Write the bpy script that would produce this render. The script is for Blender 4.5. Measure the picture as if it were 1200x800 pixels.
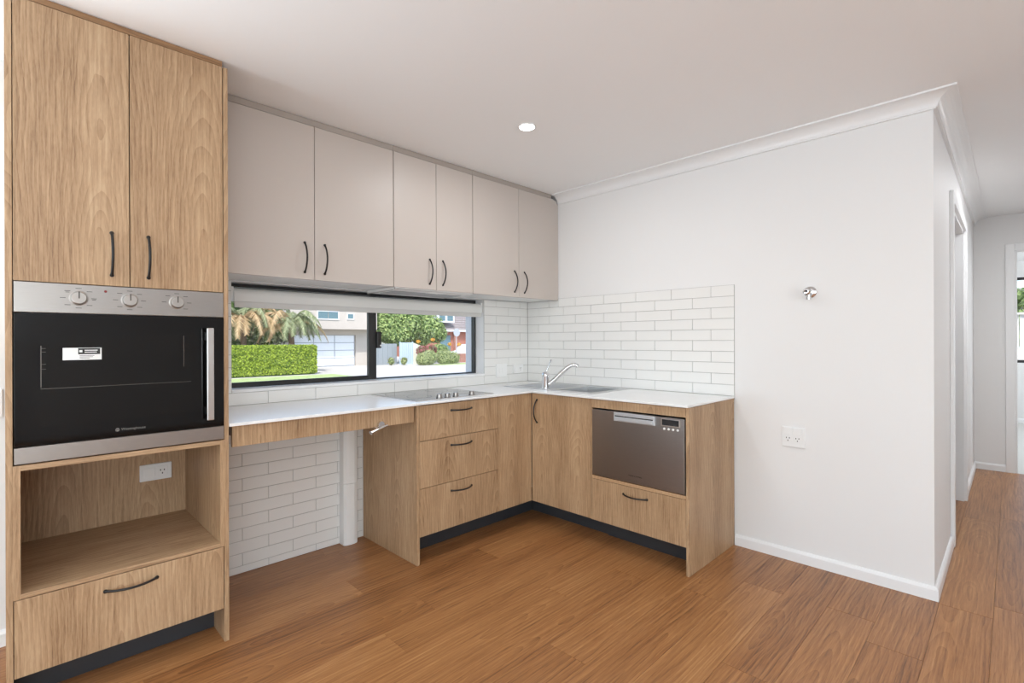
import bpy, bmesh, math, random
from mathutils import Vector, Matrix, Euler

for _o in list(bpy.data.objects):
    bpy.data.objects.remove(_o, do_unlink=True)
SC = bpy.context.scene
COL = SC.collection
R = math.radians
rnd = random.Random(7)

# ------------------------------------------------------------------ camera
cam_d = bpy.data.cameras.new('camera')
cam = bpy.data.objects.new('camera', cam_d)
COL.objects.link(cam)
YAW, PITCH, ROLL = R(45.1225), R(-0.0054), R(-0.1881)
_F = Vector((math.cos(YAW) * math.cos(PITCH), math.sin(YAW) * math.cos(PITCH), math.sin(PITCH)))
_R = Vector((math.sin(YAW), -math.cos(YAW), 0))
_U = _R.cross(_F)
_R2 = _R * math.cos(ROLL) + _U * math.sin(ROLL)
_U2 = -_R * math.sin(ROLL) + _U * math.cos(ROLL)
cam.matrix_world = Matrix(((_R2.x, _U2.x, -_F.x, -3.0888), (_R2.y, _U2.y, -_F.y, -2.9129),
                           (_R2.z, _U2.z, -_F.z, 1.2367), (0, 0, 0, 1)))
cam_d.sensor_width = 36
cam_d.lens = 583.8967 / 1200 * 36
cam_d.shift_y = -(400 - 399.0854) / 1200
cam_d.clip_start = 0.02
cam_d.clip_end = 500
SC.camera = cam

# ------------------------------------------------------------------ world, sun, daylight boost and fill
W = bpy.data.worlds.new('sky')
SC.world = W
W.use_nodes = True
wn = W.node_tree.nodes
sky = wn.new('ShaderNodeTexSky')
sky.sky_type = 'NISHITA'
sky.sun_disc = False
sky.sun_elevation = R(52)
sky.sun_rotation = R(210)
sky.air_density = 1.0
sky.dust_density = 1.5
W.node_tree.links.new(sky.outputs[0], wn['Background'].inputs[0])
wn['Background'].inputs[1].default_value = 0.46

def light(name, kind, loc, rot, energy, color=(1, 1, 1), **kw):
    d = bpy.data.lights.new(name, kind)
    d.energy = energy
    d.color = color
    for k, v in kw.items():
        setattr(d, k, v)
    o = bpy.data.objects.new(name, d)
    o.location = loc
    o.rotation_euler = rot
    COL.objects.link(o)
    return o

_sd = Vector((0.42, 0.55, -0.95)).normalized()
sun = light('sun', 'SUN', (0, -20, 30), _sd.to_track_quat('-Z', 'Y').to_euler(), 6.0, (1, .97, .93), angle=R(0.6))
# area lamps added to boost daylight, tilted up, in the glazed openings of the living room (behind and left of the camera) and of the far bedroom
light('daylight_patio', 'AREA', (-4.65, -6.93, 1.15), (R(148), 0, 0), 210, (.80, .915, 1), shape='RECTANGLE', size=2.7, size_y=2.1)
light('daylight_left', 'AREA', (-6.13, -3.6, 1.15), (R(148), 0, R(-90)), 130, (.80, .915, 1), shape='RECTANGLE', size=3.8, size_y=2.1)
light('daylight_back', 'AREA', (-4.75, -.06, 1.15), (R(-148), 0, 0), 170, (.80, .915, 1), shape='RECTANGLE', size=2.3, size_y=2.1)  # lamp in a made-up opening, added to brighten the kitchen ceiling
light('daylight_bedroom', 'AREA', (5.4, -5.13, 1.4), (R(100), 0, 0), 75, (.88, .95, 1), shape='RECTANGLE', size=2.4, size_y=1.4)  # lamp added out of sight to brighten the bedroom

vs = SC.view_settings
vs.view_transform = 'Standard'
vs.look = 'None'
vs.gamma = 1
vs.use_curve_mapping = False
vs.exposure = -0.4

# ------------------------------------------------------------------ helpers
def lin(c):
    c = c / 255
    return c / 12.92 if c <= .04045 else ((c + .055) / 1.055) ** 2.4

def C(r, g, b):
    return (lin(r), lin(g), lin(b), 1)

def mat(name, col, rough=.5, metal=0, noise=0, nscale=40, bump=0, bscale=200, spec=.5, stretch=None, emit=None, coat=0):
    m = bpy.data.materials.new(name)
    m.use_nodes = True
    nt = m.node_tree
    b = nt.nodes['Principled BSDF']
    b.inputs['Base Color'].default_value = col
    b.inputs['Roughness'].default_value = rough
    b.inputs['Metallic'].default_value = metal
    b.inputs['Specular IOR Level'].default_value = spec
    b.inputs['Coat Weight'].default_value = coat
    if emit:
        b.inputs['Emission Color'].default_value = emit[0]
        b.inputs['Emission Strength'].default_value = emit[1]
    tc = nt.nodes.new('ShaderNodeTexCoord')
    mp = nt.nodes.new('ShaderNodeMapping')
    nt.links.new(tc.outputs['Object'], mp.inputs[0])
    if stretch:
        mp.inputs['Scale'].default_value = stretch
    if noise:
        n = nt.nodes.new('ShaderNodeTexNoise')
        n.inputs['Scale'].default_value = nscale
        n.inputs['Detail'].default_value = 4
        nt.links.new(mp.outputs[0], n.inputs['Vector'])
        r = nt.nodes.new('ShaderNodeValToRGB')
        lo = tuple(max(0, v * (1 - noise)) for v in col[:3]) + (1,)
        hi = tuple(min(1, v * (1 + noise)) for v in col[:3]) + (1,)
        r.color_ramp.elements[0].color = lo
        r.color_ramp.elements[0].position = .3
        r.color_ramp.elements[1].color = hi
        r.color_ramp.elements[1].position = .7
        nt.links.new(n.outputs[0], r.inputs[0])
        nt.links.new(r.outputs[0], b.inputs['Base Color'])
    if bump:
        n2 = nt.nodes.new('ShaderNodeTexNoise')
        n2.inputs['Scale'].default_value = bscale
        nt.links.new(mp.outputs[0], n2.inputs['Vector'])
        bp = nt.nodes.new('ShaderNodeBump')
        bp.inputs['Strength'].default_value = bump
        bp.inputs['Distance'].default_value = .002
        nt.links.new(n2.outputs[0], bp.inputs['Height'])
        nt.links.new(bp.outputs[0], b.inputs['Normal'])
    return m

def wood(name, axis, cols, across=1.0, contour=9.0, rough=.45, rand=1.0, tone=.0, fine=.5, stretch=.13, wrap=.3, slope=.07):
    """procedural timber: contour lines of a stretched field give the cathedral figure; fine streaks on top"""
    m = bpy.data.materials.new(name)
    m.use_nodes = True
    nt = m.node_tree
    N, L = nt.nodes, nt.links
    b = N['Principled BSDF']
    b.inputs['Roughness'].default_value = rough
    b.inputs['Specular IOR Level'].default_value = .4
    tc = N.new('ShaderNodeTexCoord')
    oi = N.new('ShaderNodeObjectInfo')
    sep = N.new('ShaderNodeSeparateXYZ')
    L.new(tc.outputs['Object'], sep.inputs[0])

    def M(op, a, c=None, d=None):
        n = N.new('ShaderNodeMath')
        n.operation = op
        for i, v in enumerate((a, c, d)):
            if v is None:
                continue
            if isinstance(v, (int, float)):
                n.inputs[i].default_value = v
            else:
                L.new(v, n.inputs[i])
        return n.outputs[0]
    ax = {'X': 0, 'Y': 1, 'Z': 2}[axis]
    along = sep.outputs[ax]
    oth = [i for i in range(3) if i != ax]
    acr = M('ADD', sep.outputs[oth[0]], sep.outputs[oth[1]])
    ro = M('MULTIPLY', oi.outputs['Random'], 61.0 * rand)
    acr2 = M('ADD', M('MULTIPLY', acr, across), ro)
    alo2 = M('ADD', M('MULTIPLY', along, stretch * across), M('MULTIPLY', ro, .37))
    alo3 = M('ADD', M('MULTIPLY', along, stretch * across * .95), M('MULTIPLY', ro, .61))

    def comb(x, y, z=0):
        cc = N.new('ShaderNodeCombineXYZ')
        for i, v in enumerate((x, y, z)):
            if isinstance(v, (int, float)):
                cc.inputs[i].default_value = v
            else:
                L.new(v, cc.inputs[i])
        return cc.outputs[0]

    def noise(vec, scale, detail=2, rough_=.5, dist=0):
        n = N.new('ShaderNodeTexNoise')
        n.inputs['Scale'].default_value = scale
        n.inputs['Detail'].default_value = detail
        n.inputs['Roughness'].default_value = rough_
        n.inputs['Distortion'].default_value = dist
        L.new(vec, n.inputs['Vector'])
        return n.outputs[0]
    # growth rings of a log whose axis is slightly tilted to the cut: nested cathedral arches
    if wrap:
        u = M('MULTIPLY', M('SUBTRACT', M('FRACT', M('ADD', M('DIVIDE', acr, wrap), M('MULTIPLY', oi.outputs['Random'], 7.3))), .5), wrap)
    else:
        u = M('ADD', acr, M('MULTIPLY', M('SUBTRACT', M('FRACT', M('MULTIPLY', oi.outputs['Random'], 17.7)), .5), .16))
    lown = noise(comb(M('MULTIPLY', acr2, .25), M('MULTIPLY', along, 1.0), ro), 1.6, 1)
    wig = noise(comb(acr2, M('MULTIPLY', along, .22), ro), 9, 2)
    w = M('ADD', M('ADD', M('MULTIPLY', along, slope), .02), M('MULTIPLY', M('SUBTRACT', lown, .5), .16))
    u = M('ADD', u, M('MULTIPLY', M('SUBTRACT', wig, .5), .05))
    rad = M('SQRT', M('ADD', M('MULTIPLY', u, u), M('MULTIPLY', w, w)))
    wob = noise(comb(acr2, M('MULTIPLY', alo2, 6)), 22, 2)
    ring = M('FRACT', M('ADD', M('MULTIPLY', rad, contour), M('MULTIPLY', wob, .5)))
    tri = M('ABSOLUTE', M('SUBTRACT', M('MULTIPLY', ring, 2), 1))
    streak = noise(comb(M('MULTIPLY', acr2, 1), M('MULTIPLY', alo2, .3)), 120, 4, .7)
    broad = noise(comb(acr2, M('MULTIPLY', alo2, .25), 5.0), 7, 2)
    pore = noise(comb(acr2, M('MULTIPLY', alo2, 1.2), 9.0), 260, 2, .6)
    v = M('ADD', M('SUBTRACT', M('MULTIPLY', tri, .07), M('SUBTRACT', M('MULTIPLY', M('POWER', ring, 3.0), .20), .08)), M('ADD', M('MULTIPLY', streak, fine * 2.0), M('MULTIPLY', broad, .50)))
    v = M('ADD', v, M('MULTIPLY', M('SUBTRACT', pore, .5), .25))
    v = M('SUBTRACT', v, .37 + (fine - .5) * 1.0)
    if tone:
        v = M('ADD', v, M('MULTIPLY', M('SUBTRACT', oi.outputs['Random'], .5), tone))
    ramp = N.new('ShaderNodeValToRGB')
    e = ramp.color_ramp.elements
    e[0].position, e[0].color = .12, cols[0]
    e[1].position, e[1].color = .88, cols[-1]
    for i, cc in enumerate(cols[1:-1]):
        k = e.new(.12 + .76 * (i + 1) / (len(cols) - 1))
        k.color = cc
    L.new(v, ramp.inputs[0])
    L.new(ramp.outputs[0], b.inputs['Base Color'])
    bp = N.new('ShaderNodeBump')
    bp.inputs['Strength'].default_value = .12
    bp.inputs['Distance'].default_value = .001
    L.new(streak, bp.inputs['Height'])
    L.new(bp.outputs[0], b.inputs['Normal'])
    return m

def glass_mat(name, refl=.06, tint=(1, 1, 1, 1)):
    m = bpy.data.materials.new(name)
    m.use_nodes = True
    nt = m.node_tree
    nt.nodes.remove(nt.nodes['Principled BSDF'])
    t = nt.nodes.new('ShaderNodeBsdfTransparent')
    t.inputs[0].default_value = tint
    g = nt.nodes.new('ShaderNodeBsdfGlossy')
    g.inputs['Roughness'].default_value = .01
    fr = nt.nodes.new('ShaderNodeFresnel')
    fr.inputs[0].default_value = 1.3
    mx = nt.nodes.new('ShaderNodeMixShader')
    nt.links.new(fr.outputs[0], mx.inputs[0])
    nt.links.new(t.outputs[0], mx.inputs[1])
    nt.links.new(g.outputs[0], mx.inputs[2])
    nt.links.new(mx.outputs[0], nt.nodes['Material Output'].inputs[0])
    return m

ORG = {}

def box(bm, x0, x1, y0, y1, z0, z1):
    x0, x1 = min(x0, x1), max(x0, x1)
    y0, y1 = min(y0, y1), max(y0, y1)
    z0, z1 = min(z0, z1), max(z0, z1)
    v = [bm.verts.new(p) for p in ((x0, y0, z0), (x1, y0, z0), (x1, y1, z0), (x0, y1, z0),
                                   (x0, y0, z1), (x1, y0, z1), (x1, y1, z1), (x0, y1, z1))]
    for f in ((0, 3, 2, 1), (4, 5, 6, 7), (0, 1, 5, 4), (1, 2, 6, 5), (2, 3, 7, 6), (3, 0, 4, 7)):
        bm.faces.new([v[i] for i in f])
    return bm

def boxes(*bs):
    bm = bmesh.new()
    for b in bs:
        box(bm, *b)
    return bm

def tube(bm, pts, r, seg=10, caps=True, up=(0, 0, 1), flat=1.0):
    pts = [Vector(p) for p in pts]
    rs = r if isinstance(r, (list, tuple)) else [r] * len(pts)
    rings = []
    for i, p in enumerate(pts):
        d = (pts[min(i + 1, len(pts) - 1)] - pts[max(i - 1, 0)]).normalized()
        u = Vector(up)
        if abs(d.dot(u)) > .95:
            u = Vector((1, 0, 0)) if abs(d.x) < .9 else Vector((0, 1, 0))
        a = d.cross(u).normalized()
        b = a.cross(d).normalized()
        rings.append([bm.verts.new(p + (a * math.cos(t) + b * math.sin(t) * flat) * rs[i])
                      for t in (2 * math.pi * k / seg for k in range(seg))])
    for i in range(len(rings) - 1):
        for k in range(seg):
            bm.faces.new((rings[i][k], rings[i][(k + 1) % seg], rings[i + 1][(k + 1) % seg], rings[i + 1][k]))
    if caps:
        bm.faces.new(rings[0][::-1])
        bm.faces.new(rings[-1])
    return bm

def cyl(bm, p, d, length, r, seg=24, r2=None):
    p = Vector(p)
    d = Vector(d).normalized()
    return tube(bm, [p, p + d * length], [r, r if r2 is None else r2], seg)

def lathe(bm, p, d, prof, seg=24):
    """prof: (distance along d, radius)"""
    p = Vector(p)
    d = Vector(d).normalized()
    u = Vector((0, 0, 1)) if abs(d.z) < .9 else Vector((1, 0, 0))
    a = d.cross(u).normalized()
    b = a.cross(d).normalized()
    rings = []
    for h, r in prof:
        rings.append([bm.verts.new(p + d * h + (a * math.cos(t) + b * math.sin(t)) * max(r, 1e-4))
                      for t in (2 * math.pi * k / seg for k in range(seg))])
    for i in range(len(rings) - 1):
        for k in range(seg):
            bm.faces.new((rings[i][k], rings[i][(k + 1) % seg], rings[i + 1][(k + 1) % seg], rings[i + 1][k]))
    bm.faces.new(rings[0][::-1])
    bm.faces.new(rings[-1])
    return bm

def prism(bm, poly, axis, a0, a1):
    """extrude a 2D polygon along an axis; poly gives the two other coordinates in order"""
    def P(u, v, w):
        return {'x': (w, u, v), 'y': (u, w, v), 'z': (u, v, w)}[axis]
    A = [bm.verts.new(P(u, v, a0)) for u, v in poly]
    B = [bm.verts.new(P(u, v, a1)) for u, v in poly]
    n = len(poly)
    for i in range(n):
        bm.faces.new((A[i], A[(i + 1) % n], B[(i + 1) % n], B[i]))
    bm.faces.new(A[::-1])
    bm.faces.new(B)
    return bm

def obj(name, bm, m, parent=None, bevel=0, smooth=False, label=None, cat=None, group=None, kind=None, origin=None, segs=2):
    bmesh.ops.recalc_face_normals(bm, faces=bm.faces[:])
    if parent is not None:
        o0 = ORG[parent.name]
    elif origin is not None:
        o0 = Vector(origin)
    else:
        xs = [v.co for v in bm.verts]
        o0 = Vector(((min(v.x for v in xs) + max(v.x for v in xs)) / 2, (min(v.y for v in xs) + max(v.y for v in xs)) / 2, min(v.z for v in xs)))
    loc = Vector((0, 0, 0))
    if parent is not None and origin is not None:      # a piece with an origin of its own
        loc = Vector(origin) - o0
        o0 = Vector(origin)
    bmesh.ops.translate(bm, verts=bm.verts[:], vec=-o0)
    me = bpy.data.meshes.new(name)
    bm.to_mesh(me)
    bm.free()
    if smooth:
        for p in me.polygons:
            p.use_smooth = True
    o = bpy.data.objects.new(name, me)
    COL.objects.link(o)
    if m:
        me.materials.append(m)
    if parent is not None:
        o.parent = parent
        o.location = loc
    else:
        o.location = o0
    ORG[o.name] = o0
    if bevel:
        md = o.modifiers.new('bevel', 'BEVEL')
        md.width = bevel
        md.segments = segs
        md.limit_method = 'ANGLE'
        md.angle_limit = R(40)
    if smooth:
        md = o.modifiers.new('edges', 'EDGE_SPLIT')
        md.split_angle = R(38)
    tag(o, label, cat, group, kind)
    return o

def tag(o, label=None, cat=None, group=None, kind=None):
    for k, v in (('label', label), ('category', cat), ('group', group), ('kind', kind)):
        if v:
            o[k] = v
    return o

def thing(name, loc, label, cat, group=None, kind=None):
    o = bpy.data.objects.new(name, None)
    o.empty_display_size = .1
    COL.objects.link(o)
    o.location = loc
    ORG[o.name] = Vector(loc)
    return tag(o, label, cat, group, kind)

def struct(name, bm, m, **kw):
    return obj(name, bm, m, kind='structure', **kw)

def text(name, s, loc, rot, size, m, parent, ext=.0002, align='CENTER', spacing=1.0):
    cu = bpy.data.curves.new(name, 'FONT')
    cu.body = s
    cu.size = size
    cu.align_x = align
    cu.align_y = 'CENTER'
    cu.extrude = ext
    cu.space_character = spacing
    t = bpy.data.objects.new(name + '_tmp', cu)
    COL.objects.link(t)
    bpy.context.view_layer.update()
    me = bpy.data.meshes.new_from_object(t)
    bpy.data.objects.remove(t, do_unlink=True)
    me.transform(Matrix.Translation(Vector(loc) - ORG[parent.name]) @ Euler(rot).to_matrix().to_4x4())
    o = bpy.data.objects.new(name, me)
    me.materials.clear()
    me.materials.append(m)
    COL.objects.link(o)
    o.parent = parent
    ORG[o.name] = ORG[parent.name]
    return o

# ------------------------------------------------------------------ materials
M_wall = mat('wall_paint', C(233, 232, 231), .6, bump=.05, bscale=300)
M_ceil = mat('ceiling_paint', C(246, 246, 246), .7, bump=.03, bscale=250)
M_trim = mat('trim_gloss', C(240, 240, 240), .3)
OAK = [C(130, 100, 73), C(169, 137, 104), C(191, 160, 126), C(204, 177, 144)]
M_oak = wood('oak_laminate', 'Z', OAK, contour=75)
M_oakx = wood('oak_laminate_shelf', 'X', OAK, contour=75)
M_oakd = wood('oak_filler', 'X', [C(128, 96, 68), C(158, 122, 88), C(176, 140, 104)], contour=60)  # darker oak: the shade under the ceiling is put into the colour
M_edge = wood('oak_edge', 'Z', [C(176, 140, 105), C(192, 157, 120), C(204, 172, 136)], contour=60)
GUM = [C(110, 70, 42), C(154, 104, 62), C(176, 125, 78), C(198, 151, 102)]
M_floor = wood('spotted_gum', 'X', GUM, across=.75, contour=62, rough=.32, tone=.17, wrap=None, slope=.05, fine=.62, stretch=.085)
M_sub = mat('subfloor', C(70, 42, 24), .8)
M_grey = mat('warm_grey_laminate', C(196, 186, 178), .42)
M_filler = mat('taupe_filler', C(172, 162, 153), .5)  # cabinet grey darkened: shade of the strip above the doors put into the colour
M_white_carc = mat('white_melamine', C(238, 238, 236), .4)
M_top = mat('white_worktop', C(243, 243, 242), .22, noise=.02, nscale=120)
M_tile = mat('white_glazed_tile', C(236, 235, 232), .16, bump=.06, bscale=14)
M_grout = mat('grey_grout', C(176, 174, 170), .9)
M_black = mat('black_metal', C(24, 23, 23), .38)
M_kick = mat('black_kickboard', C(54, 56, 60), .45)
M_alu = mat('black_aluminium', C(26, 27, 29), .32, spec=.6)
M_steel = mat('brushed_steel', C(158, 153, 149), .34, metal=1, noise=.05, nscale=30, stretch=(1, 1, 60))
M_steel_l = mat('satin_steel', C(205, 203, 201), .28, metal=1)
M_steel_d = mat('dish_drawer_steel', C(160, 158, 157), .34, metal=1, noise=.05, nscale=24, stretch=(1, 1, 50))
M_grip = mat('pale_grip', C(206, 210, 214), .4, metal=.55)
M_knob = mat('satin_knob', C(168, 163, 158), .42, metal=.9)
M_sink = mat('sink_steel', C(214, 215, 216), .36, metal=.9)
M_chrome = mat('chrome', C(225, 226, 228), .06, metal=1)
M_ovenglass = mat('oven_glass', C(10, 9, 9), .05, spec=.3)
M_ovenin = mat('oven_window', C(13, 12, 11), .08, spec=.3, noise=.25, nscale=12)
M_hob = mat('hob_glass', C(60, 60, 62), .05, spec=.8)
M_print = mat('dark_print', C(60, 55, 52), .6)
M_ring = mat('hob_print', C(120, 120, 122), .25)
M_red = mat('red_lamp', C(120, 20, 22), .3)
M_plast = mat('white_plastic', C(238, 238, 237), .3)
M_hole = mat('dark_slot', C(40, 38, 37), .6)
M_blind = mat('blind_fabric', C(236, 236, 233), .8, bump=.1, bscale=500)
M_bar = mat('blind_bar', C(216, 215, 212), .6)
M_glass = glass_mat('window_glass')
M_badge = mat('silver_print', C(120, 118, 114), .5)
M_disp = mat('display', C(48, 50, 54), .12)
M_lens = mat('lamp_lens', C(255, 255, 255), .4, emit=((1, .97, .93, 1), 14))
M_carpet = mat('pale_carpet', C(214, 212, 208), .95, noise=.05, nscale=300)

# ------------------------------------------------------------------ setting
ZC = 2.392
TOPW = .896
# floor: slab, then the boards
flr = struct('floor', boxes((-6.3, 0, -7.1, .0, -.12, -.012), (0, 3.5, -3.9, -2.55, -.12, -.012)), M_sub, label='warm brown timber plank floor', origin=(0, 0, -.012))
BW = .182
seams = {0: -1.82, 5: -.1, 6: -1.99, 7: -1.205, 8: -.798, 9: -1.55, 10: -2.35, 11: -.45, 12: -1.17, 13: -2.05, 14: -.62, 15: -.03, 16: -1.5}
PL = 1.62
for row in range(0, 39):
    yb = .062 - BW * (row + 1)
    yt = yb + BW
    yt = min(yt, -.001)
    yb = max(yb, -7.0)
    if yt - yb < .02:
        continue
    s0 = seams.get(row, -1.2 + rnd.uniform(-.8, .8))
    xa, xb = (-6.2, 0.0)
    if yt < -2.64 and yb > -3.85:
        xb = 3.44
    x = s0 - PL * 6
    while x < xb:
        x0, x1 = max(x, xa), min(x + PL, xb)
        if x1 - x0 > .03:
            g = .0004
            cx, cy = (x0 + x1) / 2, (yb + yt) / 2
            obj('floor_plank', boxes((x0 + g, x1 - g, yb + g, yt - g, -.012, 0)), M_floor, flr, bevel=.0005, segs=1, origin=(cx, cy, -.012))
        x += PL
obj('floor_plank', boxes((.94, 2.03, -2.6505, -2.552, -.012, 0)), M_floor, flr, origin=(1.5, -2.6, -.012))
obj('floor_plank', boxes((0, 3.44, -2.6676, -2.6505, -.012, 0)), M_floor, flr, origin=(1.7, -2.66, -.012))
struct('ceiling', boxes((-6.4, 3.6, -7.2, .25, ZC, ZC + .15)), M_ceil, label='plain white plaster ceiling')

# window wall (y = 0 .. .22) with the strip window
WX0, WX1, WZ0, WZ1 = -2.282, -.5, .964, 1.556
WXO = WX0 - .062
wb = struct('wall_back', boxes((-3.55, WX0, 0, .088, -.45, ZC), (-3.55, WXO, .088, .22, -.45, ZC), (-6.4, -5.95, 0, .22, -.45, ZC), (-5.95, -3.55, 0, .22, 2.2, ZC), (-5.95, -3.55, 0, .22, -.45, 0), (WXO, WX0, .088, .22, -.45, WZ0), (WXO, WX0, .088, .22, WZ1, ZC), (WX1, .1, 0, .22, -.45, ZC), (WX0, WX1, 0, .22, -.45, WZ0), (WX0, WX1, 0, .22, WZ1, ZC)),
            M_wall, label='white kitchen wall with strip window and white tiles', origin=(0, 0, 0))
wr = struct('wall_right', boxes((0, .1, -2.65, 0, 0, ZC)), M_wall, label='white wall with tiled splashback ending at the hallway', origin=(0, 0, 0))
OX0, OX1, OZ = .925, 2.05, 2.06
struct('wall_hall', boxes((.1, OX0, -2.65, -2.55, 0, ZC), (OX1, 3.44, -2.65, -2.55, 0, ZC), (OX0, OX1, -2.65, -2.55, OZ, ZC)), M_wall, label='white hallway wall with an open doorway', origin=(0, 0, 0))
struct('wall_hall_end', boxes((3.44, 3.54, -2.93, -1.9, 0, ZC), (3.44, 3.54, -5.2, -3.75, 0, ZC), (3.44, 3.54, -3.75, -2.93, 2.05, ZC)), M_wall, label='white wall across the end of the hallway', origin=(0, 0, 0))
struct('wall_hall_side', boxes((0, 3.44, -3.95, -3.85, 0, ZC), (-.1, 0, -7.1, -3.85, 0, ZC)), M_wall, label='white wall on the other side of the hallway', origin=(0, 0, 0))
struct('wall_left', boxes((-6.3, -6.2, -1.7, 0, -.1, ZC), (-6.3, -6.2, -7.1, -5.5, -.1, ZC), (-6.3, -6.2, -5.5, -1.7, 2.2, ZC)), M_wall, label='white living room wall with wide sliding doors', origin=(0, 0, 0))
struct('wall_front', boxes((-6.3, -6.05, -7.1, -7.0, -.1, ZC), (-3.25, 0, -7.1, -7.0, -.1, ZC), (-6.05, -3.25, -7.1, -7.0, 2.2, ZC)), M_wall, label='white living room wall with patio doors', origin=(0, 0, 0))
# side room behind the hallway opening (closed box) and bedroom beyond
struct('wall_side_room', boxes((.1, 3.44, -.4, -.3, 0, ZC), (3.34, 3.44, -2.55, -.4, 0, ZC)), M_wall, label='white wall of the side room', origin=(0, 0, 0))
struct('floor_side_room', boxes((.1, 3.34, -2.55, -.4, -.12, 0)), M_carpet, label='pale floor of the side room')
struct('floor_bedroom', boxes((3.44, 7.44, -5.2, -1.9, -.12, 0)), M_carpet, label='pale carpet in the room beyond the hallway')
struct('wall_bedroom', boxes((7.44, 7.54, -5.2, -3.8, -.1, ZC), (7.44, 7.54, -2.4, -1.9, -.1, ZC), (7.44, 7.54, -3.8, -2.4, -.1, .885), (7.44, 7.54, -3.8, -2.4, 2.15, ZC),
                             (3.44, 7.54, -1.9, -1.8, -.1, ZC), (3.44, 4.2, -5.3, -5.2, -.1, ZC), (6.6, 7.54, -5.3, -5.2, -.1, ZC), (4.2, 6.6, -5.3, -5.2, -.1, .7), (4.2, 6.6, -5.3, -5.2, 2.1, ZC)),
       M_wall, label='white walls of the room beyond the hallway', origin=(0, 0, 0))
struct('ceiling_bedroom', boxes((3.6, 7.6, -5.4, -1.7, ZC, ZC + .15)), M_ceil, label='white ceiling of the room beyond the hallway')
# unseen roof of this house; wide overhang added to keep the sun out
struct('roof', boxes((-9.0, 8.2, -10.0, .75, 2.56, 2.72)), mat('roof_sheet', C(120, 122, 125), .6), label='flat metal roof over the house')

def sweep(prof, path, offs):
    """prof: (distance from wall, z); path: points on the wall line; offs: unit direction off the wall per point"""
    bm = bmesh.new()
    rows = []
    for p, o in zip(path, offs):
        rows.append([bm.verts.new((p[0] + o[0] * d, p[1] + o[1] * d, z)) for d, z in prof])
    n = len(prof)
    for i in range(len(rows) - 1):
        for k in range(n):
            bm.faces.new((rows[i][k], rows[i][(k + 1) % n], rows[i + 1][(k + 1) % n], rows[i + 1][k]))
    bm.faces.new(rows[0])
    bm.faces.new(rows[-1][::-1])
    return bm

cov = [(0, 2.327), (.012, 2.327), (.012, 2.333)]
for k in range(9):
    t = k / 8 * math.pi / 2
    cov.append((.082 - .066 * math.cos(t) * 1.0, 2.333 + .0 + .05 * math.sin(t)))
cov += [(.090, 2.383), (.090, ZC), (0, ZC)]
struct('trim_1', sweep(cov, [(0, -.347), (0, -2.65), (3.44, -2.65)], [(-1, 0), (-1, -1), (0, -1)]), M_trim, label='white coved cornice along the right wall and hallway')
sk = [(0, 0), (.016, 0), (.016, .05), (.012, .058), (.006, .064), (0, .064)]
struct('baseboard_right', sweep(sk, [(0, -1.727), (0, -2.65), (.858, -2.65)], [(-1, 0), (-1, -1), (0, -1)]), M_trim, label='white skirting board wrapping the wall corner')
struct('baseboard_hall_end', sweep(sk, [(2.12, -2.65), (3.44, -2.65), (3.44, -2.868)], [(0, -1), (-1, -1), (-1, 0)]), M_trim, label='white skirting board at the end of the hallway')
struct('baseboard_left', sweep(sk, [(-3.54, 0), (-3.117, 0)], [(0, -1), (0, -1)]), M_trim, label='white skirting board left of the oven tower')
struct('baseboard_bedroom', sweep(sk, [(7.44, -2.0), (7.44, -5.2)], [(-1, 0), (-1, 0)]), M_trim, label='white skirting board under the far window')
d1 = struct('door_1', boxes((OX0 - .065, OX0, -2.67, -2.65, 0, OZ + .065), (OX1, OX1 + .065, -2.67, -2.65, 0, OZ + .065), (OX0, OX1, -2.67, -2.65, OZ, OZ + .065)), M_trim,
            label='white architrave of the open hallway doorway', origin=(1.5, -2.65, 0), bevel=.003)
obj('jamb', boxes((OX0, OX0 + .018, -2.652, -2.54, 0, OZ), (OX1 - .018, OX1, -2.652, -2.54, 0, OZ), (OX0, OX1, -2.652, -2.54, OZ - .018, OZ)), M_trim, d1)
d2 = struct('door_2', boxes((3.42, 3.44, -2.93, -2.868, 0, 2.112), (3.42, 3.44, -3.815, -3.75, 0, 2.112), (3.42, 3.44, -3.75, -2.93, 2.05, 2.112)), M_trim,
            label='white architrave of the doorway at the end of the hallway', origin=(3.44, -3.3, 0), bevel=.003)
obj('jamb', boxes((3.435, 3.55, -2.945, -2.93, 0, 2.05), (3.435, 3.55, -3.75, -3.735, 0, 2.05), (3.435, 3.55, -3.735, -2.945, 2.035, 2.05)), M_trim, d2)

# ---- tiles (65 x 265 brick bond), each a child of its wall
TH, GR = .007, .0022
PIT, ROWH = .2664, .0676
obj('grout_bed', boxes((-2.463, -1.535, -.003, 0, .0, .878), (WX1, 0, -.003, 0, TOPW - .02, WZ1), (WX0, WX1, -.003, 0, TOPW - .02, WZ0), (-2.463, WX0, -.003, 0, TOPW - .02, WZ1)), M_grout, wb)
obj('grout_bed', boxes((-.003, 0, -1.724, -.003, TOPW - .02, 1.556), (-.003, 0, -1.724, -.346, 1.556, 1.5726)), M_grout, wr)

def tile_back(x0, x1, z0, z1):
    x0 += GR / 2; x1 -= GR / 2; z0 += GR / 2; z1 -= GR / 2
    if x1 - x0 < .008 or z1 - z0 < .006:
        return
    obj('tile', boxes((x0, x1, -TH, -.003, z0, z1)), M_tile, wb, bevel=.0012, segs=2)

def row_back(xa, xb, z0, z1, off):
    x = off - PIT * 12
    while x < xb:
        a, b_ = max(x, xa), min(x + PIT, xb)
        if b_ > a:
            tile_back(a, b_, z0, z1)
        x += PIT

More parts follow.
